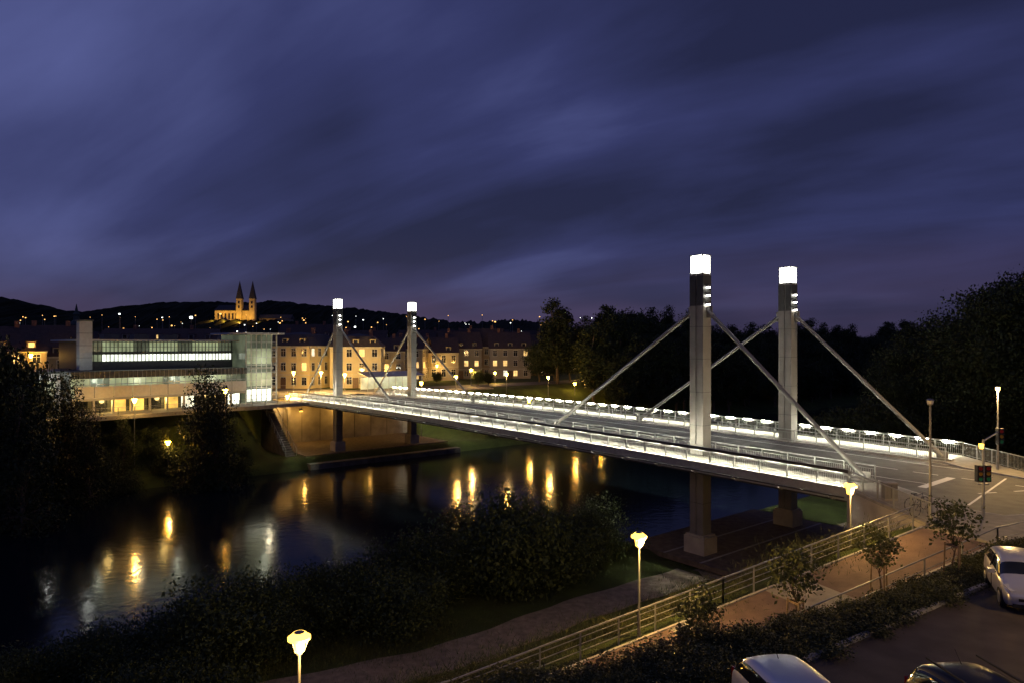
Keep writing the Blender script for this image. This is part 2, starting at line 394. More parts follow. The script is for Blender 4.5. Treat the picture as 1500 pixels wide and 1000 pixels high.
# ------------------------------------------------------------------ trees
def tree_mesh(name,H,R,kind,nc,nl,ls,lm,seed,sf=None):
    rs=np.random.RandomState(seed); b=MB()
    cen=[]
    for i in range(nc):
        dirv=rs.normal(size=3); dirv/=np.linalg.norm(dirv); rr=rs.rand()**.45
        if kind=='broad': c=np.array([0,0,.6*H])+dirv*rr*np.array([R,R,.38*H])
        elif kind=='bush': c=np.array([0,0,.48*H])+dirv*rr*np.array([R,R,.46*H])
        elif kind=='poplar': c=np.array([0,0,.56*H])+dirv*rr*np.array([R,R,.43*H]); c[:2]*=(1.1-.5*abs(c[2]/H-.45))
        elif kind=='cone':
            q=rs.rand()**1.3; a=rs.rand()*6.28; r=R*(1-q)*rs.uniform(.3,1.15); c=np.array([r*math.cos(a),r*math.sin(a),H*(.08+.9*q)])
        else: c=np.array([0,0,.68*H])+dirv*rr*np.array([R,R,.3*H])
        c[2]=max(c[2],.12*H if kind in('bush','cone') else .22*H); cen.append(c)
    th={'broad':.5,'bush':.25,'poplar':.85,'cone':.95,'young':.85}[kind]*H
    r0={'broad':.028,'bush':.02,'poplar':.02,'cone':.018,'young':.012}[kind]*H
    pts=[Vector((rs.normal()*.01*H*i,rs.normal()*.01*H*i,th*i/5)) for i in range(6)]
    for i in range(5): b.cyl(pts[i],pts[i+1],r0*(1-.16*i),r0*(1-.16*(i+1)),bark,7,False)
    for c in cen[:max(6,nc//2)]:
        c=Vector(c); f=min(.95,max(.2,(c.z*.6)/th)) ; k=f*5; i=min(4,int(k)); st0=pts[i].lerp(pts[i+1],k-i)
        mid=st0.lerp(c,.5)+Vector((0,0,.03*H)); b.cyl(st0,mid,r0*.35,r0*.2,bark,5,False); b.cyl(mid,c,r0*.2,r0*.05,bark,4,False)
    cen=np.array(cen); per=nl//nc
    sig=R*(sf or (.2 if kind!='young' else .22))
    sig_c=sig*rs.uniform(.6,1.4,size=nc)
    g_=np.clip(rs.normal(size=(nc*per,3)),-1.9,1.9)
    C=np.repeat(cen,per,0)+g_*np.repeat(sig_c,per)[:,None]*np.array([1,1,.75])
    C[:,2]=np.maximum(C[:,2],.05)
    n=len(C); a=rs.normal(size=(n,3)); a/=np.linalg.norm(a,axis=1)[:,None]; q=rs.normal(size=(n,3)); q=np.cross(a,q); q/=np.linalg.norm(q,axis=1)[:,None]
    sz=(ls*rs.uniform(.6,1.3,size=n))[:,None]
    V=np.stack([C-a*sz*.5,C+q*sz*.28,C+a*sz*.5,C-q*sz*.28],1).reshape(-1,3)
    k=len(b.v); b.v+=V.tolist(); i=b.mi(lm)
    F=(np.arange(n*4).reshape(-1,4)+k).tolist(); b.f+=F; b.m+=[i]*n; b.smooth+=[False]*n
    me=bpy.data.meshes.new(name); me.from_pydata(b.v,[],b.f)
    for m in b.ms: me.materials.append(m)
    me.polygons.foreach_set('material_index',b.m); me.update(); return me
BUSH=[tree_mesh('bush_mesh',4.2,2.6,'bush',46,9000,.18,leaf,i) for i in range(4)]
BROAD=[tree_mesh('broad_mesh',13,5.2,'broad',95,14000,.42,leafdark,10+i,.17) for i in range(4)]
BIG=[tree_mesh('big_tree_mesh',22,8.5,'broad',230,52000,.40,leafdark,90+i,.125) for i in range(2)]
POP=[tree_mesh('poplar_mesh',18,3.4,'poplar',70,11000,.5,leafdark,20+i) for i in range(3)]
CONE=[tree_mesh('cone_mesh',11,3.0,'cone',70,8000,.26,leafdark,30+i) for i in range(2)]
YOUNG=[tree_mesh('young_mesh',3.6,.95,'young',30,1000,.17,leafyoung,40+i) for i in range(4)]
def inst(name,me,x,y,z,sx=1,sz=None,parent=None):
    o=bpy.data.objects.new(name,me); o.location=(x,y,z); o.rotation_euler=(0,0,random.random()*6.28); o.scale=(sx,sx,sz or sx); COL.objects.link(o)
    if parent: o.parent=parent
    return o
R=random.Random(3)
lowp=[(-22,28),(-12,31.5),(-4.4,35.2),(-1.8,37.),(4.2,42.4),(12.2,48.2),(19,53.5)]
def dpath(x,y):
    best=99
    for a,c in zip(lowp[:-1],lowp[1:]):
        ax,ay=a;cx,cy=c;dx,dy=cx-ax,cy-ay;k=max(0,min(1,((x-ax)*dx+(y-ay)*dy)/(dx*dx+dy*dy))); best=min(best,math.hypot(x-ax-k*dx,y-ay-k*dy))
    return best
for v in np.arange(-7,-75,-2.4):
    for u in (1.5,4.6,7.6):
        uu=u+R.uniform(-1,1); vv_=v+R.uniform(-1,1); x,y,_=W(uu,vv_,0)
        if dpath(x,y)<(4.4 if v>-24 else 3.9) or y<17: continue
        sc_=R.uniform(.75,1.25)
        if u>7 : sc_*=.8
        if v<-14 and v>-24: sc_*=1.2
        inst('riverside_bush',R.choice(BUSH),x,y,ground(x,y)-.2,sc_,sc_*R.uniform(.85,1.2))
for i in range(110):
    x=R.uniform(-28,-7); y=R.uniform(17,36); s,t=st(x,y); u,v=uv(x,y)
    if t<6 or dpath(x,y)<2.8 or u>8: continue
    if x>-13 and t<12: continue
    sc_=R.uniform(.55,1.0); inst('riverside_bush',R.choice(BUSH),x,y,ground(x,y)-.2,sc_)
for v in np.arange(-11,-70,-2.6):
    for u in (62.5,65.5,68):
        if R.random()<.7:
            x,y,_=W(u+R.uniform(-1,1),v+R.uniform(-1,1),0); s_=R.uniform(.5,.95) if u<67 else R.uniform(.4,.7)
            if v>-16: s_*=.4
            inst('riverbank_bush',R.choice(BUSH),x,y,ground(x,y)-.2,s_)
for px,Y,topy,k in ((300,87,540,0),(318,86,562,0),(98,80,548,0),(72,84,575,0),(8,72,515,1),(-45,68,490,1),(180,86,610,0),(130,78,600,0),(240,88,625,0),(30,66,560,0)):
    x=(px-750)/1000*Y; z=ground(x,Y); top=CAMZ-(topy-HOR)/1000*Y; h=top-z
    me=(CONE[k] if k==0 else BROAD[0]); inst('riverbank_tree',me,x,Y,z-.2,h/(11 if k==0 else 13)*(.85 if k==0 else .6),h/(11. if k==0 else 13.))
tm=empty('distant_tree_row')
for v in np.arange(24,330,5.0):
    for u in (67,74,82):
        x,y,_=W(u+R.uniform(-2,2),v+R.uniform(-2,2),0)
        if v<62 and u>70: continue
        if v<62: 
            if R.random()<.5: inst('tree',R.choice(BUSH),x,y,ground(x,y)-.2,R.uniform(.5,.8),parent=tm)
            continue
        me=R.choice(POP if v<110 else BROAD+POP); inst('tree',me,x,y,ground(x,y)-.3,R.uniform(.85,1.1),R.uniform(.85,1.12),parent=tm)
tm=empty('riverside_tree_row')
for v in np.arange(34,230,5.5):
    for u in (5,-3,-12):
        x,y,_=W(u+R.uniform(-2,2),v+R.uniform(-2,2),0)
        if u<-1 and v<48: continue
        k=R.uniform(.6,.95) if v<75 else R.uniform(.8,1.1)
        inst('tree',R.choice(BROAD),x,y,ground(x,y)-.3,k,k,parent=tm)
for x,y,s_ in ((59,84,1.08),(64,80,1.22),(71,92,1.3),(57,97,.85),(76,86,1.4),(64,102,1.0),(52,92,.62),(68,74,1.15),(61,72,.7)):
    inst('large_tree',R.choice(BIG),x,y,ground(x,y)-.5,s_*.85,s_)
for px,Y,topy in ((700,150,540),(715,152,545),(790,165,500),(812,170,505),(835,168,498),(858,165,508),(640,160,545),(905,165,458),(925,168,455),(945,170,462),(975,180,470)):
    x=(px-750)/1000*Y; z=ground(x,Y); top=CAMZ-(topy-HOR)/1000*Y; h=max(3,top-z); inst('town_tree',R.choice(BROAD),x,Y,z-.2,h/13,h/13)
hm=[tree_mesh('hedge_mesh',1.1,.9,'bush',30,2600,.11,leafhedge,60+i) for i in range(3)]
hg=empty('hedge')
for k in np.arange(-14,40,.75):
    p=K0+KD*k
    s,t=st(p.x,p.y)
    tt=t+.55
    while tt<(-2.6 if s<9 else -3.5):
        q=ST(s+R.uniform(-.3,.3),tt+R.uniform(-.2,.2),0); inst('hedge_clump',R.choice(hm),q[0],q[1],ground(q[0],q[1])-.12,R.uniform(.7,1.0),R.uniform(.45,.75),parent=hg); tt+=.9
sg=empty('embankment_shrubs')
for s in np.arange(1,50,.9):
    for t in (2.9,4.0,5.2):
        if R.random()<(.9 if s<8 else .3):
            q=ST(s+R.uniform(-.4,.4),t+R.uniform(-.4,.4),0); inst('shrub',R.choice(hm),q[0],q[1],ground(q[0],q[1])-.15,R.uniform(.6,1.1),R.uniform(.4,.8),parent=sg)
def tuft_mesh(seed):
    rs=np.random.RandomState(seed); b=MB()
    for i in range(420):
        x,y=rs.normal(size=2)*.9; h=rs.uniform(.12,.34); a=rs.rand()*6.28; lx,ly=rs.normal(size=2)*.09; w=.012
        b.raw([(x-w*math.cos(a),y-w*math.sin(a),0),(x+w*math.cos(a),y+w*math.sin(a),0),(x+lx,y+ly,h)],[(0,1,2)],leafyoung)
    me=bpy.data.meshes.new('grass_mesh'); me.from_pydata(b.v,[],b.f); me.materials.append(leafyoung); return me
TF=[tuft_mesh(i) for i in range(3)]
gt=empty('long_grass')
for i in range(450):
    s=R.uniform(0,34); t=R.uniform(2.3,17); q=ST(s,t,0)
    if dpath(q[0],q[1])<2.3 or uv(q[0],q[1])[0]>7 : continue
    inst('tuft',R.choice(TF),q[0],q[1],ground(q[0],q[1])-.02,R.uniform(.8,1.4),R.uniform(.5,1.1),parent=gt)
def young(px,basey,topy,z):
    x,y,_=pix(px,basey,z); h=(basey-topy)/1000*y; z=ground(x,y)
    e=empty('young_staked_tree',(x,y,z))
    o=inst('tree',R.choice(YOUNG),0,0,0,h/3.6*1.05,h/3.6); o.parent=e
    b=MB()
    for a in range(3):
        an=a*2.094+.4; dx,dy=.38*math.cos(an),.38*math.sin(an); b.cyl((dx,dy,-.3),(dx*.85,dy*.85,1.35),.035,.035,wood,6)
        an2=an+2.094; b.bar((dx*.87,dy*.87,1.25),(.38*.87*math.cos(an2),.38*.87*math.sin(an2),1.25),.03,.07,wood)
    b.build('stakes',e)
young(1028,945,820,-1.9); young(1167,905,770,-1.4); young(1290,862,752,-.85); young(1398,822,705,.05)
# ------------------------------------------------------------------ lamps
def path_lamp(x,y,z,h,power,es=sodium,name='path_lamp',r=1.0):
    e=empty(name,(x,y,z)); b=MB()
    b.cyl((0,0,-.4),(0,0,.9),.07,.065,polem,10); b.cyl((0,0,.9),(0,0,h-.45),.045,.04,polem,10)
    b.cyl((0,0,h-.45),(0,0,h-.38),.09*r,.1*r,polem,12)
    b.cyl((0,0,h-.38),(0,0,h-.06),.13*r,.18*r,es,16)
    b.cyl((0,0,h-.04),(0,0,h+.03),.31*r,.31*r,polem if es is sodfar else es,20); b.cyl((0,0,h+.032),(0,0,h+.15),.29*r,.16*r,es,16); b.cyl((0,0,h+.151),(0,0,h+.19),.15*r,.05*r,polem,10)
    for k in range(3):
        a=k*2.1; b.bar((.135*r*math.cos(a),.135*r*math.sin(a),h-.38),(.27*r*math.cos(a),.27*r*math.sin(a),h+.0),.015,.015,polem)
    b.build('mast_and_head',e)
    if power: light('bulb',(.34,-.34,h-.3),power,(1,.57,.16),e,.12)
    return e
x,y,z=pix(936,930,-2.65); path_lamp(x,y,ground(x,y),8.9-(785-505)/1000*y-ground(x,y),1150)
x,y,z=pix(1245,825,-1.6); path_lamp(x,y,ground(x,y),8.9-(711-505)/1000*y-ground(x,y),700)
x,y=-5.86,18.8; path_lamp(x,y,ground(x,y),.85-ground(x,y),450)
def lamp_px(px,py,Y,power,name='street_lamp',m=None):
    x=(px-750)/1000*Y; z=ground(x,Y); zt=CAMZ-(py-HOR)/1000*Y
    return path_lamp(x,Y,z,max(2.5,zt-z),power,m or sodfar,name,1.2)
for px,py,Y,pw in ((690,541,150,1600),(742,547,131,1000),(803,552,142,900),(880,547,165,1100),(889,541,195,1200),(915,578,150,400),(968,545,200,1000),(1015,549,205,700),(842,582,150,400),(775,586,135,350),(668,551,135,800),(617,560,122,500),
                   (246,647,88,300),(197,585,87.5,600),(43,600,80,450),(330,571,94,500),(470,545,132,4200),(430,545,128,4500),(505,548,128,3500),(1410,636,92,500),(1085,560,210,500),(560,548,160,1200),(600,552,170,1000),(725,560,160,900),(421,580,112,900),(640,535,170,900),(855,552,175,600)):
    lamp_px(px,py,Y,pw)
def tall_lamp(x,y,z,h,lit,power=0):
    e=empty('street_lamp',(x,y,z)); b=MB()
    b.cyl((0,0,-.1),(0,0,1.2),.085,.08,polem,10); b.cyl((0,0,1.2),(0,0,h),.06,.045,polem,10)
    b.cyl((0,0,h),(0,0,h+.05),.12,.14,polem,14); b.cyl((0,0,h+.05),(0,0,h+.22),.14,.15,sodium if lit else winframe,14); b.cyl((0,0,h+.22),(0,0,h+.3),.2,.1,polem,14)
    b.build('mast_and_head',e)
    if power: light('bulb',(-.25,-.25,h-.05),power,(1,.62,.22),e)
tall_lamp(20.95,34.2,.12,5.8,False); tall_lamp(34.3,48.2,.12,5.6,True,1900); tall_lamp(36.5,38.6,.12,5.8,True,1900); tall_lamp(21.5,18.5,.07,5.8,True,1100)  # last two stand out of frame, added to light the street and parking lot
# ------------------------------------------------------------------ traffic light
tl=empty('traffic_light',(24.3,35.2,.12)); b=MB()
b.cyl((0,0,-.1),(0,0,3.9),.07,.06,galv,10); b.cyl((0,0,3.85),(1.5,.9,4.25),.045,.04,galv,8)
red=mat('signal_red',(.25,.02,.02),.3); amb=mat('signal_amber',(.3,.18,.02),.3); grn=mat('signal_green',(.02,.2,.1),.3)
def sig(cx,cy,cz):
    b.box(cx-.15,cx+.15,cy-.12,cy+.12,cz,cz+.85,blackp)
    for i,m in enumerate((grn,amb,red)):
        zc=cz+.15+.27*i; b.cyl((cx,cy-.121,zc),(cx,cy-.15,zc),.095,.095,m,12); b.box(cx-.11,cx+.11,cy-.26,cy-.12,zc+.1,zc+.115,blackp)
sig(-.22,0,1.75); sig(.22,.05,1.75); sig(1.5,.9,3.55)
b.box(-.3,.3,-.03,.03,1.6,1.66,galv)
b.cyl((-.1,0,3.45),(-.1,0,3.7),.09,.12,sodium,10)
b.build('mast_and_signals',tl)
b=MB(); x,y=20.9+.5,38.7
for (x0,x1,y0,y1,z0,z1,m) in ((-.38,.38,-.22,.22,0,.12,concrete),(-.35,.35,-.2,.2,.12,.95,mat('cabinet_paint',(.2,.19,.16),.6)),(-.4,.4,-.25,.25,.95,1.02,mat('cabinet_lid',(.3,.28,.24),.6))): b.box(x+x0,x+x1,y+y0,y+y1,.12+z0,.12+z1,m)
b.box(x-.01,x+.01,y-.212,y-.2,.3,1.0,blackp); b.build('utility_cabinet')
def ring(b,c,r,t,m,ax=(1,0)):
    n=24; pr=None
    for i in range(n+1):
        a=2*math.pi*i/n; p=(c[0]+ax[0]*r*math.cos(a),c[1]+ax[1]*r*math.cos(a),c[2]+r*math.sin(a))
        if pr: b.cyl(pr,p,t,t,m,5,False)
        pr=p
def bike(ox,oy,oz,an):
    ca,sa=math.cos(an),math.sin(an); b=MB(lambda a,bb,c:(ox+a*ca-bb*sa,oy+a*sa+bb*ca,oz+c))
    for cx in (-.53,.53):
        ring(b,(cx,0,.34),.33,.02,rubber)
        for k in range(10):
            t=k*math.pi/5; b.cyl((cx,0,.34),(cx+.32*math.cos(t),0,.34+.32*math.sin(t)),.003,.003,galv,3,False)
    F=mat('bicycle_frame',(.05,.06,.09),.35,metal=.4)
    for p,q in (((-.53,0,.34),(-.08,0,.3)),((-.08,0,.3),(.38,0,.72)),((-.08,0,.3),(-.2,0,.85)),((-.17,0,.76),(.36,0,.84)),((-.17,0,.76),(-.53,0,.34)),((.34,0,.95),(.53,0,.34))): b.cyl(p,q,.018,.018,F,6)
    b.cyl((.34,-.28,1.0),(.34,.28,1.0),.014,.014,galv,6); b.cyl((.34,0,.9),(.34,0,1.0),.014,.014,galv,6)
    b.box(-.34,-.08,-.08,.08,.86,.91,blackp); b.cyl((-.08,-.03,.3),(-.08,.03,.3),.09,.09,galv,12); b.cyl((-.08,.09,.3),(.05,.09,.18),.012,.012,galv,5); b.cyl((-.08,-.09,.3),(-.2,-.09,.42),.012,.012,galv,5)
    return b.build('bicycle')
bike(21.1,35.0,.12,.25); bike(21.6,36.4,.12,.3)
# ------------------------------------------------------------------ cars
def car(x,y,z,hx,hy,paintc,L=4.0,Wd=1.72,Ht=1.48,estate=False,name='parked_car'):
    an=math.atan2(hy,hx); e=empty(name,(x,y,z)); e.rotation_euler=(0,0,an)
    pm=mat('car_paint_%.2f_%.2f'%(paintc[0],paintc[2]),paintc,.28,metal=.35,var=.03,spec=.6)
    h=L/2
    S=[(-h,.42,.62,.66,.60,.5),(-h+.06,.30,.86,.95,.74,.6),(-h+.16,.24,.95,1.10,.80,.66),(-h+.45 if not estate else -h+.3,.22,.97,1.40,.83,.62),(-h+.9,.2,.97,Ht-.01,.85,.64),(-.35,.2,.95,Ht,.86,.66),(.15,.2,.93,Ht-.03,.86,.65),(.42,.2,.92,Ht-.11,.86,.62),(h-1.0,.2,.90,.98,.86,.74),(h-.55,.2,.82,.90,.84,.7),(h-.2,.22,.72,.78,.78,.6),(h-.05,.28,.60,.66,.68,.5),(h,.36,.52,.56,.58,.42)]
    k=Wd/1.72
    b=MB(); rows=[]
    for (sx,zl,zb,zt,wb,wt) in S:
        wb*=k; wt*=k; r=[(wb*.9,zl),(wb*1.0,zl+.12),(wb*1.01,(zl+zb)/2+.04),(wb*.985,zb-.05),(wb*.95,zb),(wt+.03,zb+(zt-zb)*.88),(wt*.86,zt+.0),(wt*.45,zt+.03),(0,zt+.04)]
        row=[(sx,-a,c) for a,c in r]+[(sx,a,c) for a,c in reversed(r[:-1])]
        rows.append(row)
    n=len(rows[0]); pts=[p for r in rows for p in r]
    for i in range(len(rows)-1):
        for j in range(n-1):
            m=pm; f=(i*n+j,i*n+j+1,(i+1)*n+j+1,(i+1)*n+j)
            if j in (4,n-6) and 3<=i<=7: m=carglass
            if i==7 and 4<=j<=n-6: m=carglass
            if i==2 and 4<=j<=n-6: m=carglass
            b.raw([pts[q] for q in f],[(0,1,2,3)],m,False)
    b.raw(rows[0],[tuple(range(n))],pm); b.raw(rows[-1],[tuple(range(n-1,-1,-1))],pm)
    o=b.build('body',e)
    bmm=__import__('bmesh'); bm=bmm.new(); bm.from_mesh(o.data); bmm.ops.remove_doubles(bm,verts=bm.verts,dist=.0005)
    bmm.ops.recalc_face_normals(bm,faces=bm.faces)
    for f in bm.faces: f.smooth=True
    bm.to_mesh(o.data); bm.free()
    md=o.modifiers.new('sub','SUBSURF'); md.levels=1; md.render_levels=2
    d=MB()
    for sx in (-h+.75,h-.75):
        for sy in (-1,1):
            yo=sy*Wd/2
            d.cyl((sx,yo*.78,.31),(sx,yo*1.0,.31),.31,.31,rubber,20); d.cyl((sx,yo*1.0,.31),(sx,yo*1.012,.31),.2,.18,galv,12)
            d.cyl((sx,yo*.8,.34),(sx,yo*.97,.34),.38,.38,blackp,20)
    hl=mat('headlight_glass',(.6,.62,.62),.1,spec=.9); rl=mat('tail_lamp',(.2,.015,.015),.2)
    for sy in (-1,1):
        d.hexa([(h-.42,sy*.6*k,.66),(h-.12,sy*.46*k,.6),(h-.12,sy*.64*k,.6),(h-.42,sy*.79*k,.66),(h-.42,sy*.6*k,.85),(h-.12,sy*.46*k,.72),(h-.12,sy*.64*k,.72),(h-.42,sy*.79*k,.84)],hl)
        d.box(-h+.06,-h+.2,sy*.68*k-.07,sy*.68*k+.07,.72,.98,rl)
        d.box(h-1.35,h-1.2,sy*.98*k-.1,sy*.98*k+.1,.95,1.08,pm)
        d.bar((h-1.3,sy*.84*k,.97),(h-1.28,sy*.92*k,1.0),.04,.04,blackp)
        d.box(-.02,.02,sy*.868*k-.01,sy*.868*k+.012,.3,.9,blackp)
        d.box(-.3,-.14,sy*.875*k-.012,sy*.875*k+.02,.78,.81,blackp)
        if estate: d.bar((-h+.6,sy*.6*k,Ht+.07),(.3,sy*.6*k,Ht+.05),.04,.04,blackp)
        d.bar((-.3,sy*.83*k,.95),(-.3,sy*.69*k,Ht-.1),.03,.06,blackp)
    d.box(h-.06,h+.012,-.42,.42,.44,.53,blackp); d.box(h-.02,h+.025,-.26,.26,.35,.45,plate); d.box(-h-.02,-h+.02,-.26,.26,.62,.73,plate)
    d.box(h-.3,h-.005,-.6*k,.6*k,.22,.34,blackp)
    d.cyl((h-.01,0,.58),(h+.02,0,.57),.045,.045,galv,10)
    for q in (-.3,.25): d.bar((h-1.02,q,1.0),(h-1.2,q+.45,1.13),.015,.015,blackp)
    d.cyl((-h+.9,0,Ht+.03),(-h+.7,0,Ht+.28),.008,.005,blackp,5)
    d.build('trim_and_wheels',e)
    return e
car(17.75,23.85,.08,-.42,-.9,(.55,.56,.57),3.75,1.66,1.5)
car(6.4,14.9,.08,.15,-1,(.72,.73,.72),4.0,1.72,1.46)
car(10.3,14.1,.08,.1,-1,(.015,.016,.018),4.5,1.78,1.58,True)
# ------------------------------------------------------------------ glass building
Fa=Vector((-56,87,0)); Fb=Vector((-37.3,107.5,0)); fd=(Fb-Fa).normalized(); fn=Vector((-fd.y,fd.x,0)); LL=(Fb-Fa).length
def G(a,b_,z): p=Fa+fd*a+fn*b_; return (p.x,p.y,z)
gb=empty('glass_office_building')
wall=mat('white_render',(.45,.45,.42),.7,var=.08); panel=mat('white_panel',(.6,.6,.56),.5,var=.08); slat=mat('dark_slats',(.07,.075,.07),.5,var=.2)
litw=mat('lit_office_glass',(.3,.3,.25),em=(.85,1,.55),es=.28,vs=.5); litb=mat('lit_office_strip',(1,1,1),em=(.93,1,.80),es=1.7,vs=.4); warmg=mat('warm_shop_glass',(.5,.4,.2),em=(1,.62,.12),es=1.0,vs=.5); dimg=mat('dim_office_glass',(.1,.12,.12),.15,em=(.85,1,.6),es=.08,vs=.5)
b=MB(G)
b.box(0,LL-5,1.2,14,-1,5.4,slat)
b.box(-.3,LL-5,-.6,14,1.7,2.0,wall)
b.box(-.4,LL-5,-.8,14.3,4.6,5.5,slat)
b.box(2.5,LL-5,4,16,5.5,9.4,slat); b.box(1.7,LL-4,2.6,17,9.4,9.65,wall)
b.box(-5,-.32,4,14,-1,5.2,wall); b.box(-5.2,-.4,3.8,14.2,5.2,5.5,slat)
b.box(LL-4.95,LL,-.4,9,-1,.1,wall); b.box(LL-5.8,LL+.9,-1.3,10,10.5,10.75,wall)
b.box(1.4,2.9,2.3,3.6,5.6,12.,wall); b.box(1.25,3.05,2.15,3.75,12.,12.2,slat)
for z in (7.2,8.8,10.4): b.box(1.38,2.92,2.28,3.62,z,z+.05,slat)
b.box(LL-4.6,LL-.3,.3,8.7,.1,10.4,dimg)
for i in range(3): b.box(6+i*4,8+i*4,8,10,9.65,10.4,slat)
b.build('walls_and_roof',gb)
b=MB(G)
n=10; w=(LL-5)/n
for i in range(n):
    a=i*w; b.box(a+.25,a+w-.25,1.1,1.18,-.5,1.65,warmg if i in(2,3,5) else (litb if i in(6,9) else windark))
    b.box(a-.12,a+.12,-.5,-.2,-1,1.7,wall)
    b.box(a+.05,a+w-.05,-.7,-.62,2.05,3.55,panel); b.box(a+.05,a+w-.05,1.1,1.19,2.1,4.5,litw if i%4!=1 else dimg)
    for k in range(3): b.box(a+w*k/3-.03,a+w*k/3+.03,1.0,1.09,2.1,4.55,winframe)
    a1=2.5+a*.88; w1=w*.88
    b.box(a1+.05,a1+w1-.05,3.9,3.98,6.7,7.6,litb if i>0 else litw)
    b.box(a1+.05,a1+w1-.05,3.9,3.98,8.0,9.3,litw if i%3!=0 else dimg)
    for k in range(4): q=a1+w1*k/4; b.box(q-.04,q+.04,3.8,3.89,6.5,9.38,slat)
b.box(2.4,LL-5,3.7,3.79,7.75,7.85,slat); b.box(2.4,LL-5,3.7,3.79,8.6,8.66,slat)
b.box(0,LL-5,-.72,-.6,3.75,3.85,galv)
for i in range(40): a=i*(LL-5)/40; b.box(a-.02,a+.02,-.9,-.7,4.6,5.56,galv)
for i in range(7):
    a=LL-4.95+i*4.95/6; b.box(a-.05,a+.05,-.42,-.3,-1,10.5,winframe)
for i in range(10):
    z=.1+i*1.15; b.box(LL-4.95,LL,-.44,-.32,z-.04,z+.04,winframe)
for i in range(7):
    q=-.4+i*9.2/6; b.box(LL-.02,LL+.1,q-.06,q+.06,-1,10.5,winframe)
for i in range(8):
    z=.1+i*1.48; b.box(LL-.0,LL+.12,-.4,9,z-.05,z+.05,winframe)
b.box(LL-4.7,LL-.2,.1,.28,5.2,5.5,wall); b.box(LL-4.5,LL-.5,.12,.29,2.6,4.6,litw); b.box(LL-4.5,LL-.5,.12,.29,.3,2.1,litb); b.box(LL-4.5,LL-.5,.12,.29,6.,8.4,litw)
b.box(-4.4,-1,3.9,3.98,2.4,4.2,litw)
b.build('windows_and_panels',gb)
for a in (4,11,18): light('ceiling_light',G(a,-.1,1.4),130,(1,.66,.2),gb,.3)
for a in (3,8,13,18): light('balcony_light',G(a,.3,4.2),60,(.95,1,.75),gb,.3)
light('wall_light',G(-2.5,1.5,4.6),200,(.95,1,.9),gb,.3); light('roof_light',G(1.6,-.6,7.0),45,(.95,1,.9),gb,.3)  # second one is an added fill brightening the white chimney, no fitting there
light('canopy_light',G(LL-2,-2,3.0),180,(1,.85,.55),gb,.3); light('hall_light',G(LL-2.5,-1.4,6.5),50,(.95,1,.75),gb,.3)
pts=[G(a,-4,-.02) for a in range(-14,34,2)]
railing('promenade_railing',[(p[0],p[1],-.05) for p in pts],1.0,'h',2)
b=MB(G); b.prism([(-16,-5),(35,-5),(35,1),(-16,1)],-.5,0,paving); b.build('promenade')
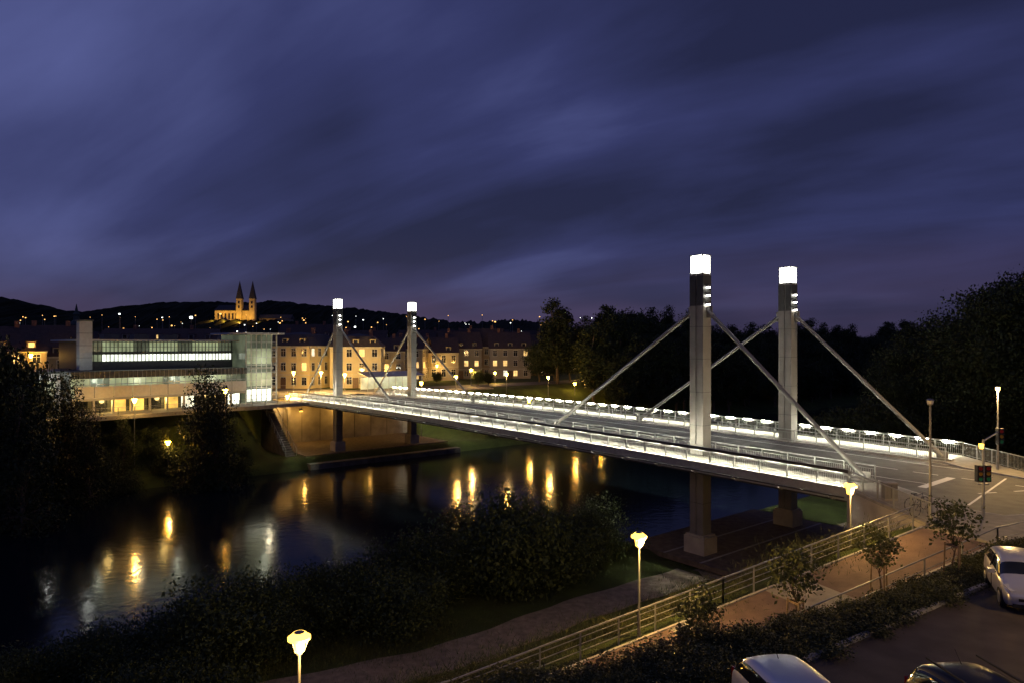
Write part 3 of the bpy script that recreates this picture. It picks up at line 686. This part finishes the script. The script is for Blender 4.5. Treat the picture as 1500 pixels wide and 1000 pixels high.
# ------------------------------------------------------------------ town houses
def house(name,cx,cy,w,dp,h,rh,rot,wc,rc,fl,lit,kind='gable',z0=-.1):
    ca,sa=math.cos(rot),math.sin(rot)
    e=empty(name); xf=lambda a,b_,c:(cx+a*ca-b_*sa,cy+a*sa+b_*ca,z0+c)
    wm=mat('render_%.2f_%.2f_%.2f'%wc,wc,.85,var=.1,vs=.5); rm=mat('roof_%.2f_%.2f'%(rc[0],rc[2]),rc,.8,var=.25,vs=2,bump=.3,bs=8)
    b=MB(xf); b.box(-w/2,w/2,-dp/2,dp/2,0,h,wm); b.box(-w/2-.12,w/2+.12,-dp/2-.12,dp/2+.12,h-.25,h-.02,winframe); b.box(-w/2-.05,w/2+.05,-dp/2-.05,dp/2+.05,h*.97/fl,h*.97/fl+.12,winframe); b.build('walls',e)
    b=MB(xf); o=.35
    if kind=='gable':
        b.raw([(-w/2-o,-dp/2-o,h),(w/2+o,-dp/2-o,h),(w/2+o,dp/2+o,h),(-w/2-o,dp/2+o,h),(-w/2-o,0,h+rh),(w/2+o,0,h+rh)],[(0,1,5,4),(2,3,4,5),(0,3,2,1)],rm)
        b.raw([(-w/2,-dp/2,h),(-w/2,dp/2,h),(-w/2,0,h+rh-.1),(w/2,-dp/2,h),(w/2,dp/2,h),(w/2,0,h+rh-.1)],[(0,2,1),(3,4,5)],wm)
    else:
        i1=dp*.16; q=[(-w/2-o,-dp/2-o,h),(w/2+o,-dp/2-o,h),(w/2+o,dp/2+o,h),(-w/2-o,dp/2+o,h)]; t=[(-w/2+i1,-dp/2+i1,h+rh*.8),(w/2-i1,-dp/2+i1,h+rh*.8),(w/2-i1,dp/2-i1,h+rh*.8),(-w/2+i1,dp/2-i1,h+rh*.8)]; r=[(-w/2+dp*.5,0,h+rh),(w/2-dp*.5,0,h+rh)]
        if w<=dp: r=[(-.3,0,h+rh),(.3,0,h+rh)]
        b.raw(q+t+r,[(0,1,5,4),(1,2,6,5),(2,3,7,6),(3,0,4,7),(4,5,9,8),(6,7,8,9),(5,6,9),(7,4,8)],rm)
    for k in range(2):
        cxx=(-.25+.5*k)*w; b.box(cxx-.35,cxx+.35,-.3,.3,h+rh*.6,h+rh+.9,mat('chimney_brick',(.2,.1,.07),.9))
    nd=max(1,int(w/3.5))
    for i in range(nd):
        a=-w/2+(i+.5)*w/nd; yy=-dp/2+.5
        b.box(a-.6,a+.6,yy,yy+dp*.25,h+.3,h+1.5,wm); b.box(a-.75,a+.75,yy-.1,yy+dp*.25,h+1.5,h+1.62,rm); b.box(a-.4,a+.4,yy-.03,yy-.003,h+.5,h+1.35,winlit if R.random()<lit*.6 else windark)
    b.build('roof',e)
    b=MB(xf); fh=h/fl
    def win(side,a,zc,ww,hh):
        m=(winlit if R.random()<.7 else winlit2) if R.random()<lit else windark
        def bx(a0,a1,d0,d1,c0,c1,mm):
            if side==0: b.box(a0,a1,-dp/2-d1,-dp/2-d0,c0,c1,mm)
            elif side==1: b.box(w/2+d0,w/2+d1,a0,a1,c0,c1,mm)
            else: b.box(-w/2-d1,-w/2-d0,a0,a1,c0,c1,mm)
        bx(a-ww/2-.12,a+ww/2+.12,0.001,.05,zc-hh/2-.12,zc+hh/2+.14,winframe); bx(a-ww/2,a+ww/2,.051,.06,zc-hh/2,zc+hh/2,m)
        bx(a-.03,a+.03,.061,.075,zc-hh/2,zc+hh/2,winframe); bx(a-ww/2,a+ww/2,.061,.073,zc+hh*.18,zc+hh*.22,winframe); bx(a-ww/2-.18,a+ww/2+.18,.051,.15,zc-hh/2-.16,zc-hh/2-.1,winframe)
    for f in range(fl):
        zc=fh*f+fh*.55
        for side,wd in ((0,w),(1,dp),(2,dp)):
            n=max(2,int(wd/2.3))
            for i in range(n): win(side,-wd/2+(i+.5)*wd/n,zc,1.0,fh*.52)
    b.box(-.6,.6,-dp/2-.12,-dp/2-.07,0,2.2,mat('door_wood',(.12,.07,.04),.5)); b.build('windows_and_door',e)
    return e
Yl=(.62,.52,.28); 
house('hotel_building',-45.5,147,12,13,8.8,2.9,-.25,Yl,(.06,.05,.05),3,.2,'mansard')
house('hotel_building',-33.5,149,10.5,12,8.6,2.8,.12,(.5,.45,.3),(.06,.05,.05),3,.2,'mansard')
specs=[(560,165,11,7.5,3.2,.1,(.33,.3,.22)),(600,172,9,8,3,-.1,(.28,.25,.2)),(640,178,10,7,4,.2,(.36,.33,.27)),(672,185,11,8,4.5,.2,(.3,.28,.22)),(705,190,12,8.5,5,-.15,(.3,.24,.17)),(745,188,11,8,4.5,.1,(.32,.3,.25)),(530,190,14,9,4,0,(.25,.22,.18)),(775,205,12,7,5,.3,(.25,.2,.15)),(455,200,16,11,4,0,(.25,.22,.18)),(30,120,14,7,4,.6,(.3,.27,.22)),(75,140,12,9,4,.3,(.3,.28,.25)),(620,230,16,9,5,0,(.2,.18,.15)),(690,240,16,9,5,0,(.2,.18,.15)),(860,230,14,7,5,.2,(.2,.18,.15)),(930,240,14,6,5,.2,(.2,.18,.15)),(240,170,26,10,3,.2,(.2,.2,.2)),(-20,110,16,8,4,.6,(.3,.26,.2))]
for px,Y,w,h,rh,rot,wc in specs: house('town_house',(px-750)/1000*Y,Y,w,10,h,rh,rot,wc,(.07,.045,.035),3 if h>7.2 else 2,.12)
lamp_px(45,520,108,350); lamp_px(92,525,125,450)
b=MB(W); b.prism([(82,.95),(180,.95),(180,12.25),(82,12.25)],-.3,.02,asphalt); b.prism([(84,-60),(93,-60),(93,.9),(84,.9)],-.3,.015,asphalt); b.prism([(84,12.3),(93,12.3),(93,220),(84,220)],-.3,.015,asphalt)
b.build('far_street')
b=MB(W); b.prism([(79.2,-14),(84,-14),(84,.9),(79.2,.9)],-.4,.1,paving); b.prism([(79.2,12.3),(84,12.3),(84,40),(79.2,40)],-.4,.1,paving); b.prism([(93.1,-40),(99,-40),(99,.9),(93.1,.9)],-.4,.12,paving); b.build('pavement')
pv=empty('glass_pavilion'); b=MB(W)
for (u0,v0,ln) in ((86,15,12),):
    for i in range(9):
        v=v0+i*ln/8; b.box(u0-.05,u0+.05,v-.04,v+.04,0,2.8,galv); b.box(u0+3,u0+3.1,v-.04,v+.04,0,3.4,galv)
    b.raw([(u0-.6,v0-.4,2.8),(u0-.6,v0+ln+.4,2.8),(u0+3.4,v0+ln+.4,3.6),(u0+3.4,v0-.4,3.6),(u0-.6,v0-.4,2.9),(u0-.6,v0+ln+.4,2.9),(u0+3.4,v0+ln+.4,3.7),(u0+3.4,v0-.4,3.7)],[(0,1,2,3),(4,5,6,7),(0,1,5,4),(1,2,6,5),(2,3,7,6),(3,0,4,7)],wall)
    b.box(u0+2.9,u0+2.98,v0,v0+ln,.3,2.6,litw)
b.build('frame',pv)
for v in (17,21,25): light('pavilion_light',W(87.2,v,2.4),110,(1,.97,.85),pv)
b=MB(lambda a,b_,c:(-127.6+a,200+b_,c)); tc_=mat('tower_stone',(.16,.14,.12),.9); cp=mat('tower_copper',(.05,.07,.06),.7)
b.box(-1.8,1.8,-1.8,1.8,0,13.5,tc_); b.box(-2.1,2.1,-2.1,2.1,13.5,13.9,tc_)
prev=None
for z,r in ((13.9,1.7),(14.8,1.9),(15.6,1.4),(16.2,.8),(17.2,.75),(17.8,.95),(18.5,.5),(20.8,.06)):
    if prev: b.cyl((0,0,prev[0]),(0,0,z),prev[1],r,cp,12)
    prev=(z,r)
for s_ in (-1,1): b.box(-.4,.4,s_*1.83-.02,s_*1.83+.02,10,12,windark)
b.build('church_tower')
# ------------------------------------------------------------------ hills and church
def hillmesh(name,Y,prof,seed,col,depth=260,steps=10):
    rs=np.random.RandomState(seed); mm=mat(name+'_woodland',col,.95,var=.4,vs=.02,spec=.1)
    xs_=np.arange(prof[0][0],prof[-1][0],2.5); tops=np.interp(xs_,[p[0] for p in prof],[p[1] for p in prof])
    nz=np.convolve(rs.normal(size=len(xs_)),np.ones(3)/3,'same')*1.3+np.convolve(rs.normal(size=len(xs_)),np.ones(15)/15,'same')*3
    tops=tops+nz
    X=(xs_)*Y/1000; V=[];F=[]
    prof_t=np.linspace(-1,1,2*steps+1)
    for t in prof_t:
        hgt=(1-abs(t)**1.5)
        for i,x in enumerate(X):
            z=CAMZ*hgt+(tops[i])*Y/1000*hgt + (rs.normal()*1.2 if abs(t)<.95 else -2)
            V.append((x,Y+t*depth,z-.5))
    n=len(X)
    for j in range(2*steps):
        for i in range(n-1): F.append((j*n+i,j*n+i+1,(j+1)*n+i+1,(j+1)*n+i))
    me=bpy.data.meshes.new(name); me.from_pydata(V,[],F); me.materials.append(mm); COL.objects.link(bpy.data.objects.new(name,me))
hillmesh('distant_hill',1200,[(-1600,60),(-950,74),(-750,70),(-710,63),(-650,48),(-620,47),(-570,56),(-510,62),(-450,63),(-400,60),(-350,64),(-310,60),(-250,54),(-150,44),(-100,36),(-50,33),(-10,38),(50,32),(100,24),(250,14),(750,6),(1700,6)],5,(.02,.025,.014))
hillmesh('church_hill',830,[(-560,2),(-500,22),(-440,36),(-410,39),(-330,38),(-280,30),(-200,16),(-80,2),(-20,0)],6,(.022,.028,.015),200)
ch=empty('hill_church'); CY=800
def C(a,b_,z): return (-318+a,CY+b_-10,z+34)
stone=mat('church_stone',(.5,.42,.25),.85,vs=.2); croof=mat('church_roof',(.05,.05,.05),.7)
b=MB(C)
b.box(-26,16,0,16,0,14,stone); b.box(-26.5,16.5,-.5,16.5,14,14.6,croof)
b.raw([(-27,-1,14.6),(17,-1,14.6),(17,17,14.6),(-27,17,14.6),(-24,8,21),(17,8,21)],[(0,1,5,4),(2,3,4,5),(0,4,3),(1,2,5)],croof)
for a in (3,18):
    b.box(a-3,a+3,-3,3,0,27,stone); b.box(a-3.3,a+3.3,-3.3,3.3,27,27.8,stone)
    b.raw([(a-3.4,-3.4,27.8),(a+3.4,-3.4,27.8),(a+3.4,3.4,27.8),(a-3.4,3.4,27.8),(a,0,49)],[(0,1,4),(1,2,4),(2,3,4),(3,0,4)],croof)
    for z in (17,22): b.box(a-1,a+1,-3.1,-3.01,z,z+3,windark)
for i in range(6): b.box(-23+i*4.2,-21+i*4.2,-.08,-.01,4,11,windark)
b.box(24,60,4,16,-4,5,mat('abbey_wall',(.3,.25,.18),.9)); b.raw([(23,3,5),(61,3,5),(61,17,5),(23,17,5),(23,10,10),(61,10,10)],[(0,1,5,4),(2,3,4,5),(0,4,3),(1,2,5)],croof)
b.build('church_body',ch)
for a,p in ((-18,19000),(-6,15000),(10,17000),(34,5000)): light('floodlight',C(a,-16,1),p,(1,.5,.07),ch,1)
dt=empty('distant_town'); b=MB(); hw=mat('town_wall',(.16,.14,.11),.9); hr=mat('town_roof',(.05,.04,.035),.9); tw=mat('town_window_glow',(1,.7,.3),em=(1,.5,.13),es=3)
tw2=mat('town_white_glow',(1,1,1),em=(.95,1,.9),es=5)
for i in range(190):
    px=R.uniform(-40,1000); Y=R.uniform(260,560); x=(px-750)/1000*Y; z=-.5+ (max(0,(Y-300)*.04))
    w=R.uniform(8,14); h=R.uniform(5,9)
    b.box(x-w/2,x+w/2,Y-4,Y+4,z-16,z+h,hw); b.raw([(x-w/2-.4,Y-4.4,z+h),(x+w/2+.4,Y-4.4,z+h),(x+w/2+.4,Y+4.4,z+h),(x-w/2-.4,Y+4.4,z+h),(x-w/2,Y,z+h+4),(x+w/2,Y,z+h+4)],[(0,1,5,4),(2,3,4,5),(0,4,3),(1,2,5)],hr)
    for k in range(R.choice((0,0,1,1,2))):
        a=x+R.uniform(-.4,.4)*w; zz=z+R.uniform(2,h-1.5); b.box(a-.35,a+.35,Y-4.08,Y-4.01,zz,zz+.9,tw)
b.build('houses',dt)
b=MB()
tl_=[(280,467,600,tw2,1.3),(323,461,600,tw,.8),(175,461,600,tw2,.7),(720,480,500,tw,.6),(765,487,500,tw2,.7),(822,484,500,tw2,.7),(852,489,500,tw,.6),(445,470,600,tw,.6),(520,480,550,tw2,.7),(560,507,250,tw2,.3),(30,470,600,tw,.4),(640,487,500,tw,.5),(690,492,450,tw2,.5),(1325,512,900,tw,.6),(600,490,450,tw,.5),(548,500,300,tw2,.3)]
for i in range(130):
    px=R.choice((R.uniform(10,900),R.uniform(10,500),R.uniform(500,880))); tl_.append((px,R.uniform(462,500),R.uniform(380,600),R.choice((tw,tw,tw2)),R.uniform(.12,.42)))
for px,py,Y,m,rr in tl_:
    x=(px-750)/1000*Y; z=CAMZ-(py-HOR)/1000*Y; b.cyl((x,Y,-2),(x,Y,z),.15,.12,polem,5); b.cyl((x,Y,z),(x,Y,z+rr*1.5),rr,rr,m,8)
b.build('town_lamps',dt)
# ------------------------------------------------------------------ world
w=bpy.data.worlds.new('World'); sc.world=w; w.use_nodes=True; nt=w.node_tree; bg=nt.nodes['Background']
L=nt.links.new; nn=nt.nodes.new
tc=nn('ShaderNodeTexCoord'); sx=nn('ShaderNodeSeparateXYZ'); L(tc.outputs['Generated'],sx.inputs[0])
def math_(op,a,b_=None,c=None):
    m=nn('ShaderNodeMath'); m.operation=op
    for i,q in enumerate((a,b_,c)):
        if q is None: continue
        if isinstance(q,(int,float)): m.inputs[i].default_value=q
        else: L(q,m.inputs[i])
    return m.outputs[0]
zc=math_('MAXIMUM',sx.outputs['Z'],0.0); den=math_('ADD',zc,.22)
px_=math_('DIVIDE',sx.outputs['X'],den); py_=math_('DIVIDE',sx.outputs['Y'],den)
cb=nn('ShaderNodeCombineXYZ'); L(px_,cb.inputs[0]); L(py_,cb.inputs[1])
def noise(deg,lens,sc_,det,dist,off=(0,0,0),rough=.5):
    mp=nn('ShaderNodeMapping'); mp.vector_type='TEXTURE'; mp.inputs['Rotation'].default_value=(0,0,math.radians(deg)); mp.inputs['Scale'].default_value=lens; mp.inputs['Location'].default_value=off
    L(cb.outputs[0],mp.inputs[0]); n=nn('ShaderNodeTexNoise'); n.inputs['Scale'].default_value=sc_; n.inputs['Detail'].default_value=det; n.inputs['Roughness'].default_value=rough; n.inputs['Distortion'].default_value=dist
    L(mp.outputs[0],n.inputs['Vector']); return n.outputs['Fac']
# cloud streets stretched along the wind direction
n1=noise(55,(.75,2.3,1),1.15,6,.35,(3.1,5.7,0),.52); n2=noise(38,(1.3,2.4,1),.9,3,.3,(1.2,4.4,0))
cl=math_('ADD',math_('MULTIPLY',n1,.48),math_('MULTIPLY',n2,.55))
r=nn('ShaderNodeValToRGB'); e=r.color_ramp.elements
e[0].position=.41; e[0].color=(.016,.019,.058,1); e[1].position=.66; e[1].color=(.085,.10,.27,1); k=e.new(.52); k.color=(.033,.039,.125,1)
L(cl,r.inputs['Fac'])
hz=nn('ShaderNodeMapRange'); L(sx.outputs['Z'],hz.inputs['Value']); hz.inputs['From Min'].default_value=.0; hz.inputs['From Max'].default_value=.17; hz.interpolation_type='SMOOTHSTEP'
mx=nn('ShaderNodeMix'); mx.data_type='RGBA'; L(hz.outputs[0],mx.inputs['Factor']); 
hr_=nn('ShaderNodeValToRGB'); hr_.color_ramp.elements[0].color=(.025,.025,.060,1); hr_.color_ramp.elements[1].color=(.066,.048,.105,1); hr_.color_ramp.elements[0].position=.38; hr_.color_ramp.elements[1].position=.62
n3=noise(60,(2,2,1),1.2,3,0); L(n3,hr_.inputs['Fac'])
L(hr_.outputs[0],mx.inputs['A']); L(r.outputs[0],mx.inputs['B'])
sk=nn('ShaderNodeTexSky'); sk.sky_type='NISHITA'; sk.sun_disc=False; sk.sun_elevation=math.radians(-4); sk.sun_rotation=math.radians(-20)
ms=nn('ShaderNodeMix'); ms.data_type='RGBA'; ms.blend_type='ADD'; ms.inputs['Factor'].default_value=.05
L(mx.outputs['Result'],ms.inputs['A']); L(sk.outputs[0],ms.inputs['B'])
L(ms.outputs['Result'],bg.inputs['Color']); bg.inputs['Strength'].default_value=1.0
# ------------------------------------------------------------------ camera
cd=bpy.data.cameras.new('Camera'); cam=bpy.data.objects.new('Camera',cd); COL.objects.link(cam); sc.camera=cam
cam.location=(0,0,CAMZ); cam.rotation_euler=(math.radians(90),0,0); cd.sensor_width=36; cd.lens=24; cd.shift_y=5/1500; cd.clip_end=8000; cd.clip_start=.2
sc.view_settings.view_transform='Standard'; sc.view_settings.look='None'; sc.view_settings.exposure=0
